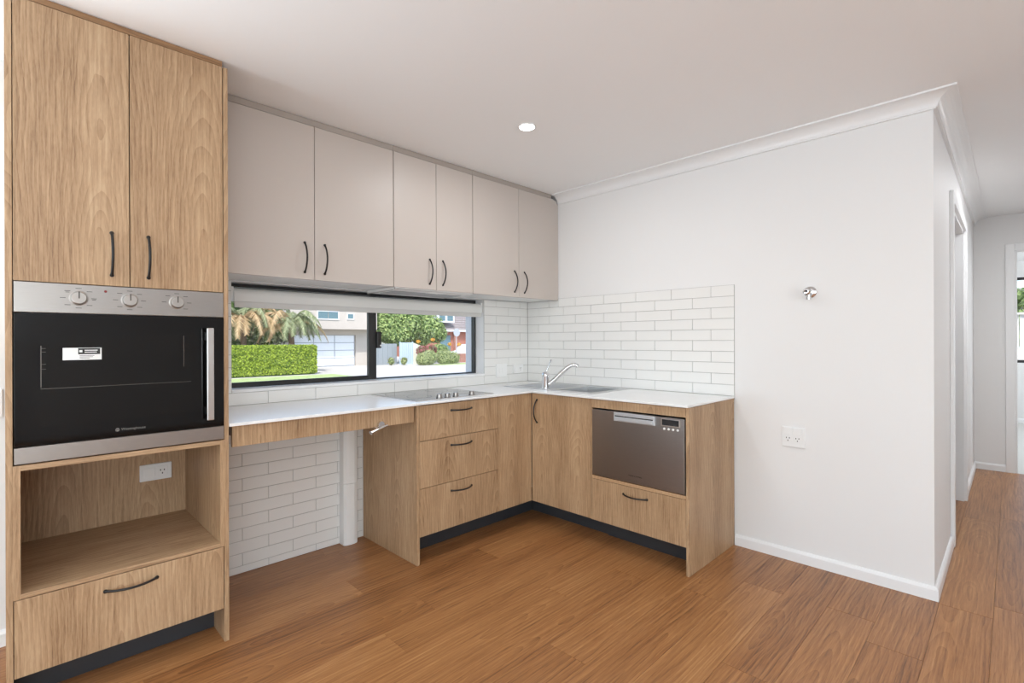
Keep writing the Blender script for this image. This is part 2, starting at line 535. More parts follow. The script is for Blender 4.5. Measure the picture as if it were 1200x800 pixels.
for k in range(10):
    z0 = TOPW + ROWH * k
    z1 = z0 + ROWH
    off = -.235 if k % 2 == 0 else -.102
    z1c = min(z1, 1.556)
    if k == 0:
        row_back(-2.463, -TH, z0, z1, off)
    else:
        row_back(WX1, -TH, z0, z1c, off)
        row_back(-2.463, WX0, z0, z1c, off)
    offr = (.142, .262)[k % 2 == 0]
    s = 1.7241 - offr
    edges = [1.7241]
    while s > .01:
        edges.append(s)
        s -= PIT
    edges.append(TH)
    for a, b_ in zip(edges[1:], edges[:-1]):
        parts = [(a, b_, z0, z1)]
        if z1 > 1.556:
            parts = [(max(a, .3465), b_, z0, z1)] if b_ > .36 else []
            if a < .3465:
                parts.append((a, min(b_, .3465), z0, 1.556))
        for a2, b2, za, zb in parts:
            if b2 - a2 > .01:
                obj('tile', boxes((-TH, -.003, -b2 + GR / 2, -a2 - GR / 2, za + GR / 2, zb - GR / 2)), M_tile, wr, bevel=.0012)
for k in range(-1, 13):
    z0 = max(.04 + .0662 * k, .001)
    z1 = min(.04 + .0662 * (k + 1), .878)
    off = -.235 if k % 2 else -.102
    row_back(-2.463, -1.535, z0, z1, off)

# ---- kitchen window
wn1 = struct('window_1', boxes((WXO, WX1, .095, .135, WZ0 + .018, WZ0 + .026), (WXO, WX1, .095, .135, WZ1 - .020, WZ1), (WXO, WXO + .03, .095, .135, WZ0 + .026, WZ1 - .020), (WX1 - .012, WX1, .095, .135, WZ0 + .026, WZ1 - .020)),
             M_alu, label='black aluminium sliding strip window above the worktop', origin=(-1.39, .1, WZ0))
obj('sill', boxes((WX0, WX1, -.009, .095, WZ0, WZ0 + .017)), M_trim, wn1, bevel=.002, label='white window sill')
obj('exterior_sill', boxes((WX0, WX1, .135, .26, WZ0 - .02, WZ0 + .012)), M_trim, wn1)
sz0, sz1 = WZ0 + .020, WZ1 - .022
obj('sash', boxes((WXO + .03, -1.381, .092, .112, sz0, sz0 + .027), (WXO + .03, -1.381, .092, .112, sz1 - .022, sz1), (WXO + .03, WXO + .058, .092, .112, sz0, sz1), (-1.438, -1.381, .088, .112, sz0, sz1)), M_alu, wn1, bevel=.002)
obj('fixed_rail', boxes((-1.365, WX1 - .012, .114, .133, sz1 - .024, sz1)), M_alu, wn1)
obj('meeting_stile', boxes((-1.41, -1.365, .114, .133, sz0, sz1)), M_alu, wn1, bevel=.002)
obj('pane', boxes((WXO + .05, -1.43, .100, .104, sz0 + .02, sz1 - .015)), M_glass, wn1)
obj('pane', boxes((-1.37, WX1 - .012, .122, .126, sz0 + .004, sz1)), M_glass, wn1)
lt = obj('latch', boxes((-1.385, -1.352, .070, .113, 1.19, 1.30)), M_black, wn1, bevel=.004)
lk = bmesh.new(); cyl(lk, (-1.362, .070, 1.207), (0, -1, 0), .006, .006, 12)
obj('latch_lock', lk, M_chrome, lt)
# windows that light the living room (behind the camera) and the bedroom
def glazed(name, label, axis, p, a0, a1, z0, z1, n, m=M_alu, panes=True):
    def B(u0, u1, w0, w1, v0, v1):
        return (u0, u1, p + w0, p + w1, v0, v1) if axis == 'y' else (p + w0, p + w1, u0, u1, v0, v1)
    bs = [B(a0, a1, -.03, .03, z0, z0 + .04), B(a0, a1, -.03, .03, z1 - .04, z1)]
    for i in range(n + 1):
        c = a0 + (a1 - a0) * i / n
        c = min(max(c, a0 + .02), a1 - .02)
        bs.append(B(c - .02, c + .02, -.03, .03, z0 + .04, z1 - .04))
    org = (p, (a0 + a1) / 2, z0) if axis == 'x' else ((a0 + a1) / 2, p, z0)
    o = struct(name, boxes(*bs), m, label=label, origin=org)
    for i in range(n):
        c0, c1 = a0 + (a1 - a0) * i / n + .02, a0 + (a1 - a0) * (i + 1) / n - .02
        obj('pane', boxes(B(c0, c1, -.003, .003, z0 + .04, z1 - .04)), M_glass, o)
    return o
glazed('window_2', 'black framed window in the room beyond the hallway', 'x', 7.49, -3.8, -2.4, .885, 2.15, 1)
glazed('window_3', 'sliding patio doors in the living room', 'y', -7.05, -6.05, -3.25, 0, 2.2, 2)
glazed('window_4', 'sliding side doors in the living room', 'x', -6.25, -5.5, -1.7, 0, 2.2, 3)
glazed('window_6', 'sliding doors left of the oven tower', 'y', .11, -5.95, -3.55, 0, 2.2, 2)  # made-up opening for the lamp that lifts the ceiling
glazed('window_5', 'side window of the room beyond the hallway', 'y', -5.25, 4.2, 6.6, .7, 2.1, 2)  # unseen window added to hold the bedroom lamp

# ------------------------------------------------------------------ bow handles
def handle(parent, c, along, out, L=.152):
    c, along, out = Vector(c), Vector(along), Vector(out)
    n = 15
    pts, rs = [], []
    for i in range(n):
        t = i / (n - 1)
        h = math.sin(math.pi * t) ** .75
        pts.append(c + along * (L * (t - .5)) + out * (.001 + .033 * h))
        rs.append(.0044 if 0 < i < n - 1 else .0055)
    bm = tube(bmesh.new(), pts, rs, 10, up=out)
    for s in (-1, 1):
        cyl(bm, c + along * (s * (L / 2)), out, .004, .0066, 12)
    return obj('handle', bm, M_black, parent, smooth=True, label='black bow handle')

FY = (0, -1, 0)
FX = (-1, 0, 0)
DT = .018

# ------------------------------------------------------------------ oven tower
tw = thing('oven_tower_cabinet', (-2.79, -.31, 0), 'tall oak-look oven tower cabinet reaching up to the ceiling', 'cabinet')
TL, TR_, TF = -3.114, -2.465, -.622
for a, b_ in ((TL, TL + .017), (TR_ - .017, TR_)):
    obj('side_panel', boxes((a, b_, TF, -.009, .001, 2.366)), M_oak, tw, bevel=.0008)
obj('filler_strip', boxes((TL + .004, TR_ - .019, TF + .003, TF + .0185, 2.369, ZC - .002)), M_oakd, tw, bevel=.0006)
obj('top_panel', boxes((TL + .017, TR_ - .017, TF + .02, -.03, 2.348, 2.366)), M_oakx, tw)
obj('back_panel', boxes((TL + .017, TR_ - .017, -.029, -.012, .385, 2.348)), M_oak, tw)
obj('divider', boxes((TL + .017, TR_ - .017, TF + .02, -.03, 1.441, 1.457)), M_oakx, tw)
for a, b_, hx in ((TL + .019, -2.7925, -2.843), (-2.7895, TR_ - .020, -2.735)):
    d = obj('door', boxes((a, b_, TF, TF + DT, 1.439, 2.366)), M_oak, tw, bevel=.0008, origin=(a, TF, 1.437))
    handle(d, (hx, TF, 1.553), (0, 0, 1), FY)
NX0, NX1 = -3.079, -2.497
for a, b_ in ((TL + .017, NX0), (NX1, TR_ - .017)):
    obj('niche_side', boxes((a, b_, TF + .0, -.03, .395, .833)), M_oak, tw, bevel=.0006)
obj('oven_rail', boxes((NX0, NX1, TF, -.03, .815, .833)), M_oakx, tw, bevel=.0006)
obj('niche_shelf', boxes((NX0, NX1, TF, -.03, .396, .411)), M_oakx, tw, bevel=.0006)
d = obj('drawer', boxes((TL + .019, TR_ - .020, TF, TF + DT, .14, .393)), M_oak, tw, bevel=.0008, origin=(-2.8, TF, .14))
handle(d, (-2.788, TF, .345), (1, 0, 0), FY)
obj('drawer_box', boxes((TL + .03, TR_ - .03, TF + .03, -.1, .15, .375)), M_white_carc, tw)
obj('kickboard', boxes((TL + .017, TR_ - .017, -.465, -.45, .001, .145)), M_kick, tw)

# ------------------------------------------------------------------ oven
ov = thing('wall_oven', (-2.79, -.33, .836), 'stainless steel wall oven with black glass side-opening door', 'oven')
OX_0, OX_1, OF = TL + .020, TR_ - .019, -.622
obj('body', boxes((OX_0 + .02, OX_1 - .02, OF + .022, -.06, .845, 1.43)), mat('oven_case', C(90, 90, 92), .5, metal=.8), ov)
cp = obj('control_panel', boxes((OX_0, OX_1, OF - .004, OF + .02, 1.336, 1.4365)), M_steel, ov, bevel=.0015)
for i, kx in enumerate((-2.934, -2.792, -2.646)):
    kb = lathe(bmesh.new(), (kx, OF - .004, 1.389), FY, [(0, .026), (.003, .026), (.004, .0225), (.019, .021), (.021, .019)], 32)
    k = obj('knob', kb, M_knob, ov, smooth=True)
    obj('pointer', boxes((kx - .0016, kx + .0016, OF - .0262, OF - .0245, 1.387, 1.411)), M_print, k)
    marks = bmesh.new()
    for j in range(8):
        a = R(90 + j * 45)
        if i == 2 and j in (3, 4):
            continue
        px, pz = kx + math.cos(a) * .041, 1.389 + math.sin(a) * .034
        w = .0075
        if j in (0, 4):
            w = .008
        box(marks, px - w, px + w, OF - .0046, OF - .004, pz - .0009, pz + .0009)
        if j in (1, 6) and i == 0:
            box(marks, px - w * .7, px + w * .7, OF - .0046, OF - .004, pz - .0052, pz - .0034)
    obj('dial_marking', marks, M_print, ov, label='small dark dial lettering', kind='stuff')
il = lathe(bmesh.new(), (-2.861, OF - .004, 1.417), FY, [(0, .0045), (.002, .004)], 12)
obj('indicator_lamp', il, M_red, ov, label='small red indicator lamp')
dr = obj('glass_door', boxes((OX_0, OX_1, OF - .006, OF + .018, .893, 1.333)), M_ovenglass, ov, bevel=.001)
obj('inner_window', boxes((-3.031, -2.574, OF - .0066, OF - .006, .955, 1.264)), M_ovenin, dr)
rk = bmesh.new()
box(rk, -3.031, -2.60, OF - .0072, OF - .0066, 1.080, 1.0815)
box(rk, -3.031, -3.0285, OF - .0072, OF - .0066, 1.085, 1.225)
for z in (1.215, 1.203, 1.162, 1.146):
    box(rk, -3.031, -3.018, OF - .0072, OF - .0066, z, z + .0015)
box(rk, -2.625, -2.623, OF - .0072, OF - .0066, 1.14, 1.26)
obj('oven_rack', rk, mat('oven_rack_wire', C(92, 88, 84), .35, metal=.5), dr)
obj('bottom_trim', boxes((OX_0, OX_1, OF - .006, OF + .018, .8375, .891)), M_steel, ov, bevel=.0012)
hb = boxes((-2.554, -2.529, OF - .048, OF - .034, .925, 1.291))
h = obj('handle', hb, M_steel_l, dr, bevel=.003, label='satin steel vertical bar handle')
for _z in (.945, 1.243):
    obj('handle_mount', boxes((-2.550, -2.533, OF - .036, OF - .005, _z, _z + .03)), M_black, dr)
st = obj('sticker', boxes((-2.976, -2.873, OF - .0074, OF - .0066, 1.175, 1.217)), M_plast, dr, label='white sticker with black panel')
obj('sticker_panel', boxes((-2.936, -2.877, OF - .0078, OF - .0074, 1.1945, 1.2155)), M_black, dr)
sl = bmesh.new()
box(sl, -2.933, -2.925, OF - .0081, OF - .0078, 1.201, 1.209)
for z, a, b_ in ((1.2065, -2.919, -2.884), (1.200, -2.919, -2.886)):
    box(sl, a, b_, OF - .0081, OF - .0078, z, z + .003)
obj('sticker_print', sl, M_plast, dr)
sl = bmesh.new()
for z, a, b_ in ((1.189, -2.932, -2.893), (1.1845, -2.932, -2.897), (1.180, -2.932, -2.905)):
    box(sl, a, b_, OF - .0078, OF - .0074, z, z + .0014)
obj('sticker_print', sl, M_print, dr)
text('brand_lettering', 'Westinghouse', (-2.782, OF - .0064, .9195), (R(90), 0, 0), .0125, M_badge, dr)
lg = lathe(bmesh.new(), (-2.829, OF - .0062, .9195), FY, [(0, .0062), (.0003, .0062)], 20)
obj('brand_emblem', lg, M_badge, dr)
text('brand_emblem_letter', 'W', (-2.829, OF - .0067, .9192), (R(90), 0, 0), .010, M_ovenglass, dr)

# ------------------------------------------------------------------ power outlets
def outlet(loc, face, w, h_, kind, label, group=None):
    """loc: centre on the wall; face 'y' or 'x'"""
    t = thing('light_switch' if kind == 'switch' else 'power_outlet', loc, label, 'switch' if kind == 'switch' else 'outlet', group)
    def B(u0, u1, d0, d1, z0, z1):
        if face == 'y':
            return (loc[0] + u0, loc[0] + u1, loc[1] - d1, loc[1] - d0, loc[2] + z0, loc[2] + z1)
        return (loc[0] - d1, loc[0] - d0, loc[1] - u1, loc[1] - u0, loc[2] + z0, loc[2] + z1)
    obj('plate', boxes(B(-w / 2, w / 2, 0, .009, -h_ / 2, h_ / 2)), M_plast, t, bevel=.003)
    if kind == 'double':
        cells = [(-.027, .016), (.021, .016)]
        for u, z in cells:
            obj('rocker', boxes(B(u - .021, u + .021, .009, .012, z - .004, z + .034)), M_plast, t, bevel=.0012)
            obj('socket', boxes(B(u - .021, u + .021, .009, .0105, z - .046, z - .008)), M_plast, t, bevel=.001)
            for du, dz in ((-.0075, -.022), (.0075, -.022), (0, -.036)):
                obj('socket_slot', boxes(B(u + du - .002, u + du + .002, .0105, .011, z + dz - .0035, z + dz + .0035)), M_hole, t)
    elif kind == 'single':
        obj('rocker', boxes(B(-w * .37, -w * .03, .009, .012, -h_ * .28, h_ * .28)), M_plast, t, bevel=.0012)
        obj('socket', boxes(B(w * .03, w * .37, .009, .0105, -h_ * .32, h_ * .32)), M_plast, t, bevel=.001)
        for du, dz in ((-.0075, .006), (.0075, .006), (0, -.009)):
            obj('socket_slot', boxes(B(w * .2 + du - .002, w * .2 + du + .002, .0105, .011, dz - .0035, dz + .0035)), M_hole, t)
    else:
        for du in ((-.018, .018) if w > .09 else (0,)):
            obj('rocker', boxes(B(du - .012, du + .012, .009, .012, -.02, .02)), M_plast, t, bevel=.0012)
    return t

outlet((0, -2.047, .692), 'x', .12, .112, 'double', 'white double power outlet on the bare right-hand wall')
outlet((-2.618, -.029, .619), 'y', .126, .078, 'single', 'white single power outlet inside the niche under the oven')
outlet((-.322, -TH, .999), 'y', .12, .105, 'switch', 'white two-rocker switch plate on the tiles beside the window')
outlet((-.130, -TH, 1.003), 'y', .118, .072, 'single', 'white single power outlet on the tiles near the corner')
outlet((-3.185, 0, .99), 'y', .116, .115, 'switch', 'white switch plate at the far left beside the oven tower')

# ------------------------------------------------------------------ wall cabinets
UF, UB, UT, UD = -.343, 1.557, 2.392, 2.356
def wall_cab(x0, x1, xs, label, hz=1.669, off=.053):
    t = thing('wall_cabinet', ((x0 + x1) / 2, UF / 2, UB), label, 'cabinet', 'warm grey wall cabinets over the window')
    obj('carcass', boxes((x0, x0 + .016, UF + .02, -.009, UB + .004, 2.3555), (x1 - .016, x1, UF + .02, -.009, UB + .004, 2.3555), (x0 + .016, x1 - .016, UF + .02, -.009, UB + .004, UB + .02), (x0 + .016, x1 - .016, UF + .02, -.009, 2.340, 2.3555), (x0 + .016, x1 - .016, -.02, -.009, UB + .02, 2.34)), M_white_carc, t)
    fx = x1 - (.02 if x1 > -.1 else 0)
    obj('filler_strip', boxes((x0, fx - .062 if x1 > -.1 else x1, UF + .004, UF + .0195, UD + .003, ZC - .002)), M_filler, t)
    for i, (a, b_, hx) in enumerate(xs):
        g = .0016
        if b_ > -.02:      # cut around the cove
            bm = prism(bmesh.new(), [(a + g, UB), (b_ - .002, UB), (b_ - .002, 2.326), (b_ - .014, 2.328), (b_ - .03, 2.342), (b_ - .06, UD), (a + g, UD)], 'y', UF, UF + DT)
        else:
            bm = boxes((a + g, b_ - g, UF, UF + DT, UB, UD))
        d = obj('door', bm, M_grey, t, bevel=.0008)
        handle(d, (hx, UF, hz), (0, 0, 1), FY)
    return t
wall_cab(-2.463, -1.512, [(-2.463, -1.982, -2.034), (-1.982, -1.512, -1.928)], 'warm grey two-door wall cabinet next to the oven tower')
wall_cab(-1.510, -.9015, [(-1.510, -1.203, -1.254), (-1.203, -.9015, -1.152)], 'narrow warm grey two-door wall cabinet above the rangehood')
wall_cab(-.8995, -.002, [(-.8995, -.4555, -.5015), (-.4555, -.002, -.397)], 'warm grey two-door wall cabinet in the corner above the sink')

rh = thing('rangehood', (-1.206, -.18, 1.537), 'slim slide-out rangehood under the narrow grey wall cabinet', 'rangehood')
obj('body', boxes((-1.505, -.906, -.33, -.02, 1.541, 1.559)), M_white_carc, rh, bevel=.002)
obj('front_lip', boxes((-1.505, -.906, -.346, -.331, 1.544, 1.556)), M_steel_l, rh, bevel=.002)
obj('filter', boxes((-1.46, -.95, -.28, -.10, 1.538, 1.541)), mat('filter_mesh', C(175, 176, 178), .4, metal=.7, noise=.15, nscale=300), rh)
obj('side_trim', boxes((-1.507, -1.497, -.33, -.02, 1.537, 1.541)), M_steel_l, rh)
obj('lamp_cover', boxes((-1.25, -1.16, -.325, -.29, 1.5385, 1.541)), M_plast, rh)

# ------------------------------------------------------------------ roller blind
bl = thing('roller_blind', (-1.39, .035, 1.42), 'white roller blind rolled up at the top of the kitchen window', 'blind')
bm = lathe(bmesh.new(), (WX0 + .016, .044, 1.489), (1, 0, 0), [(0, .020), (.001, .036), (WX1 - WX0 - .035, .036), (WX1 - WX0 - .034, .020)], 40)
obj('roll', bm, M_blind, bl, smooth=True)
obj('fabric', boxes((WX0 + .017, WX1 - .019, .0075, .0095, 1.425, 1.489)), M_blind, bl)
obj('bottom_bar', boxes((WX0 + .017, WX1 - .019, .003, .014, 1.420, 1.452)), M_bar, bl, bevel=.003)
for a in (WX0 + .003, WX1 - .016):
    obj('bracket', boxes((a, a + .013, .012, .078, 1.455, 1.531)), M_plast, bl, bevel=.003)

# ------------------------------------------------------------------ adjustable bench
ab = thing('adjustable_bench', (-2.0, -.31, .79), 'white-topped adjustable bench section with oak apron over open knee space', 'bench')
obj('bench_top', boxes((-2.463, -1.5425, -.621, -.009, .883, TOPW)), M_top, ab, bevel=.0015)
obj('apron', boxes((-2.446, -1.547, -.602, -.584, .793, .882)), M_oak, ab, bevel=.0008)
obj('support_rail', boxes((-2.44, -1.56, -.56, -.52, .835, .882), (-2.44, -1.56, -.15, -.11, .835, .882)), mat('grey_rail', C(150, 150, 150), .4), ab)
lv = bmesh.new()
cyl(lv, (-1.755, -.603, .806), FY, .018, .017, 20)
obj('lever_pivot', lv, M_chrome, ab, smooth=True)
lv = tube(bmesh.new(), [(-1.725, -.622, .800), (-1.755, -.626, .795), (-1.80, -.632, .783), (-1.825, -.634, .775)], [.008, .012, .011, .014], 12, up=(0, 0, 1), flat=.7)
obj('lever', lv, M_chrome, ab, smooth=True, label='chrome height-adjusting lever')
lv = tube(bmesh.new(), [(-1.75, -.60, .790), (-1.75, -.56, .786), (-1.75, -.5, .795)], .006, 10)
obj('lever_rod', lv, M_chrome, ab, smooth=True)

# pipe casing under the bench
pc = thing('pipe_casing', (-1.62, -.035, 0), 'white boxed pipe casing on the tiled wall under the bench', 'pipe casing')
prof = [(-1.690, -.008), (-1.690, -.060)]
for k in range(7):
    t = k / 6 * math.pi / 2
    prof.append((-1.625 + .04 * math.sin(t) - .0, -.078 + .04 * (1 - math.cos(t)) - .0))
prof = [(-1.690, -.008), (-1.690, -.062), (-1.676, -.074), (-1.655, -.078), (-1.628, -.078), (-1.606, -.070), (-1.596, -.054), (-1.594, -.008)]
for a, b_ in ((.001, .372), (.3735, .86)):
    obj('casing_section', prism(bmesh.new(), prof, 'z', a, b_), M_plast, pc, smooth=False, bevel=.002)

# ------------------------------------------------------------------ base cabinets
FC = .606
dc = thing('drawer_cabinet', (-1.06, -.3, 0), 'oak-look base cabinet with three drawers under the cooktop', 'cabinet')
obj('end_panel', boxes((-1.532, -1.514, -FC, -.009, .001, .882)), M_oak, dc, bevel=.0008)
obj('carcass', boxes((-1.513, -1.497, -FC + .02, -.03, .15, .86), (-.933, -.917, -FC + .02, -.03, .15, .86), (-1.497, -.933, -FC + .02, -.03, .15, .166), (-1.497, -.933, -.046, -.03, .166, .86)), M_white_carc, dc)
for z0, z1, hz in ((.152, .4165, .365), (.4195, .6785, .631), (.6815, .878, .833)):
    d = obj('drawer', boxes((-1.512, -.9175, -FC, -FC + DT, z0, z1)), M_oak, dc, bevel=.0008)
    handle(d, (-1.218, -FC, hz), (1, 0, 0), FY)
obj('filler_panel', boxes((-.9155, -.608, -FC, -FC + DT, .152, .880)), M_oak, dc, bevel=.0008, origin=(-.75, -FC, .15))
obj('kickboard', boxes((-1.513, -.40, -.43, -.415, .001, .148)), M_kick, dc)

sc_ = thing('sink_cabinet', (-.3, -.85, 0), 'oak-look corner base cabinet with one door under the sink', 'cabinet')
obj('carcass', boxes((-FC + .02, -.01, -.626, -.61, .15, .70), (-FC + .02, -.01, -1.097, -1.081, .15, .86), (-FC + .02, -.01, -1.081, -.626, .15, .166), (-.026, -.01, -1.081, -.626, .166, .70)), M_white_carc, sc_)
d = obj('door', boxes((-FC, -FC + DT, -1.098, -.609, .152, .880)), M_oak, sc_, bevel=.0008, origin=(-FC, -.85, .15))
handle(d, (-FC, -.655, .763), (0, 0, 1), FX)
obj('kickboard', boxes((-.412, -.397, -1.099, -.432, .001, .148)), M_kick, sc_)

wc = thing('dishwasher_cabinet', (-.3, -1.41, 0), 'oak-look base cabinet housing the dish drawer with a drawer below', 'cabinet')
obj('end_panel', boxes((-FC, -.009, -1.7235, -1.7065, .001, .882)), M_oak, wc, bevel=.0008)
obj('gable', boxes((-FC, -.03, -1.1075, -1.1, .150, .882)), M_oak, wc, bevel=.0005)
obj('top_rail', boxes((-FC, -FC + .10, -1.7055, -1.1085, .8305, .880)), M_oak, wc, bevel=.0006)
obj('lower_rail', boxes((-FC, -.03, -1.7055, -1.1085, .401, .4205)), M_edge, wc, bevel=.0006)
d = obj('drawer', boxes((-FC, -FC + DT, -1.705, -1.109, .150, .3985)), M_oak, wc, bevel=.0008, origin=(-FC, -1.4, .15))
handle(d, (-FC, -1.403, .350), (0, 1, 0), FX)
obj('carcass', boxes((-FC + .03, -.03, -1.7055, -1.1085, .15, .166), (-.046, -.03, -1.7055, -1.1085, .166, .39)), M_white_carc, wc)
obj('kickboard', boxes((-.424, -.409, -1.706, -1.1, .001, .148)), M_kick, wc)

dw = thing('dish_drawer', (-.35, -1.41, .423), 'stainless steel dish drawer built in at the end of the counter', 'dishwasher')
obj('tub', boxes((-FC + .03, -.06, -1.69, -1.12, .425, .82)), mat('tub_grey', C(60, 60, 62), .6), dw)
DX = -FC - .006
obj('front_panel', boxes((DX, -FC + .02, -1.7015, -1.1125, .426, .822)), M_steel_d, dw, bevel=.002)
hp = obj('handle', boxes((DX - .012, DX, -1.536, -1.273, .768, .8205)), M_grip, dw, bevel=.003, label='pale satin steel grip bar')
obj('handle_grip', boxes((DX - .019, DX - .012, -1.526, -1.283, .772, .794)), M_grip, hp, bevel=.003)
obj('handle_groove', boxes((DX - .0135, DX - .012, -1.526, -1.283, .796, .802)), M_print, hp)
obj('display_surround', boxes((DX - .0015, DX, -1.679, -1.568, .774, .8145)), M_steel_l, dw, bevel=.0006)
obj('display', boxes((DX - .0025, DX - .0015, -1.671, -1.575, .779, .810)), M_disp, dw)
for i in range(4):
    bb = lathe(bmesh.new(), (DX, -1.587 - .0257 * i, .759), FX, [(0, .0065), (.002, .0065), (.003, .005)], 16)
    obj('button', bb, M_plast, dw, smooth=True)
text('brand_lettering', 'FISHER & PAYKEL', (DX - .0004, -1.408, .467), (R(90), 0, R(-90)), .0105, M_print, dw, spacing=1.1)

# ------------------------------------------------------------------ worktop (L)
def cell_slab(xs, ys, keep, z0, z1):
    bm = bmesh.new()
    V = {}
    def v(i, j, z):
        k = (i, j, z)
        if k not in V:
            V[k] = bm.verts.new((xs[i], ys[j], z))
        return V[k]
    K = {(i, j) for i in range(len(xs) - 1) for j in range(len(ys) - 1) if keep((xs[i] + xs[i + 1]) / 2, (ys[j] + ys[j + 1]) / 2)}
    for i, j in K:
        bm.faces.new((v(i, j, z1), v(i + 1, j, z1), v(i + 1, j + 1, z1), v(i, j + 1, z1)))
        bm.faces.new((v(i, j, z0), v(i, j + 1, z0), v(i + 1, j + 1, z0), v(i + 1, j, z0)))
        for (di, dj, a, b_) in ((-1, 0, (i, j + 1), (i, j)), (1, 0, (i + 1, j), (i + 1, j + 1)), (0, -1, (i, j), (i + 1, j)), (0, 1, (i + 1, j + 1), (i, j + 1))):
            if (i + di, j + dj) not in K:
                bm.faces.new((v(*a, z0), v(*b_, z0), v(*b_, z1), v(*a, z1)))
    return bm
BX0, BX1, BY0, BY1 = -.455, -.10, -.995, -.70       # bowl
FRW = .6213
bm = cell_slab([-1.5405, -FRW, BX0, BX1, -.0085], [-1.7255, BY0, BY1, -FRW, -.0085],
               lambda x, y: (x > -FRW or y > -FRW) and not (BX0 < x < BX1 and BY0 < y < BY1), .884, TOPW)
obj('worktop', bm, M_top, bevel=.0015, label='L-shaped thin white worktop around the corner', cat='worktop')

# ------------------------------------------------------------------ sink and tap
sk_ = thing('sink', (-.27, -.63, TOPW), 'stainless steel drop-in sink with drainer in the corner worktop', 'sink')
SX0, SX1, SY0, SY1 = -.502, -.045, -1.032, -.225
bm = cell_slab([SX0, BX0 + .006, BX1 - .006, SX1], [SY0, BY0 + .006, BY1 - .006, SY1], lambda x, y: not (BX0 < x < BX1 and BY0 < y < BY1), TOPW, TOPW + .003)
obj('rim', bm, M_sink, sk_, bevel=.0015)
bw = bmesh.new()
th = .0015
a0, a1, b0, b1 = BX0 + .004, BX1 - .004, BY0 + .004, BY1 - .004
zb_ = .745
box(bw, a0, a1, b0, b1, zb_ - th, zb_)
box(bw, a0, a0 + th, b0, b1, zb_, TOPW + .001)
box(bw, a1 - th, a1, b0, b1, zb_, TOPW + .001)
box(bw, a0, a1, b0, b0 + th, zb_, TOPW + .001)
box(bw, a0, a1, b1 - th, b1, zb_, TOPW + .001)
obj('bowl', bw, M_sink, sk_)
wst = lathe(bmesh.new(), ((a0 + a1) / 2, (b0 + b1) / 2, zb_), (0, 0, 1), [(0, .045), (.002, .045), (.003, .035), (.001, .03)], 28)
obj('waste', wst, M_chrome, sk_, smooth=True)
for i in range(9):
    x = -.41 + i * .036
    obj('drainer_ridge', boxes((x, x + .008, -.66, -.28, TOPW + .003, TOPW + .0046)), M_sink, sk_, bevel=.0008)

tp = thing('mixer_tap', (-.468, -.612, TOPW + .003), 'chrome lever mixer tap standing at the front of the sink', 'tap')
tx, ty, tz = -.468, -.612, TOPW + .0031
obj('body', lathe(bmesh.new(), (tx, ty, tz), (0, 0, 1), [(0, .030), (.006, .030), (.008, .026), (.085, .0255), (.088, .0265), (.108, .0255), (.118, .018), (.121, .004)], 28), M_chrome, tp, smooth=True)
sp = [(tx + .01, ty - .012, tz + .028), (tx + .03, ty - .05, tz + .062), (tx + .055, ty - .098, tz + .115), (tx + .072, ty - .135, tz + .15), (tx + .086, ty - .162, tz + .168), (tx + .10, ty - .186, tz + .171), (tx + .108, ty - .20, tz + .160)]
obj('spout', tube(bmesh.new(), sp, [.017, .0155, .0145, .0135, .013, .013, .0145], 16), M_chrome, tp, smooth=True)
obj('lever', tube(bmesh.new(), [(tx, ty, tz + .115), (tx + .008, ty - .012, tz + .14), (tx + .018, ty - .028, tz + .185), (tx + .021, ty - .034, tz + .205)], [.006, .0042, .004, .005], 10), M_chrome, tp, smooth=True)

# ------------------------------------------------------------------ cooktop
ck = thing('cooktop', (-1.2, -.31, TOPW), 'flat glass electric cooktop with knobs along the front edge', 'cooktop')
KX0, KX1, KY0, KY1 = -1.495, -.912, -.553, -.055
obj('glass_plate', boxes((KX0, KX1, KY0, KY1, TOPW, TOPW + .005)), M_hob, ck, bevel=.0012)
obj('edge_trim', boxes((KX0 - .003, KX0, KY0 - .003, KY1 + .003, TOPW, TOPW + .0045), (KX1, KX1 + .003, KY0 - .003, KY1 + .003, TOPW, TOPW + .0045), (KX0, KX1, KY0 - .003, KY0, TOPW, TOPW + .0045), (KX0, KX1, KY1, KY1 + .003, TOPW, TOPW + .0045)), M_steel_l, ck)
for cx_, cy_, r_ in ((-1.36, -.38, .075), (-1.36, -.17, .095), (-1.07, -.37, .095), (-1.07, -.16, .075)):
    bm = bmesh.new()
    n = 48
    for r0 in (r_,):
        A = [bm.verts.new((cx_ + math.cos(2 * math.pi * k / n) * (r0 - .002), cy_ + math.sin(2 * math.pi * k / n) * (r0 - .002), TOPW + .0053)) for k in range(n)]
        B_ = [bm.verts.new((cx_ + math.cos(2 * math.pi * k / n) * r0, cy_ + math.sin(2 * math.pi * k / n) * r0, TOPW + .0053)) for k in range(n)]
        for k in range(n):
            bm.faces.new((A[k], A[(k + 1) % n], B_[(k + 1) % n], B_[k]))
    obj('burner_ring', bm, M_ring, ck)
for kx in (-1.313, -1.253, -1.190, -1.062):
    kb = lathe(bmesh.new(), (kx, -.518, TOPW + .005), (0, 0, 1), [(0, .019), (.004, .019), (.005, .0165), (.02, .0155), (.022, .013)], 28)
    obj('knob', kb, M_steel, ck, smooth=True)

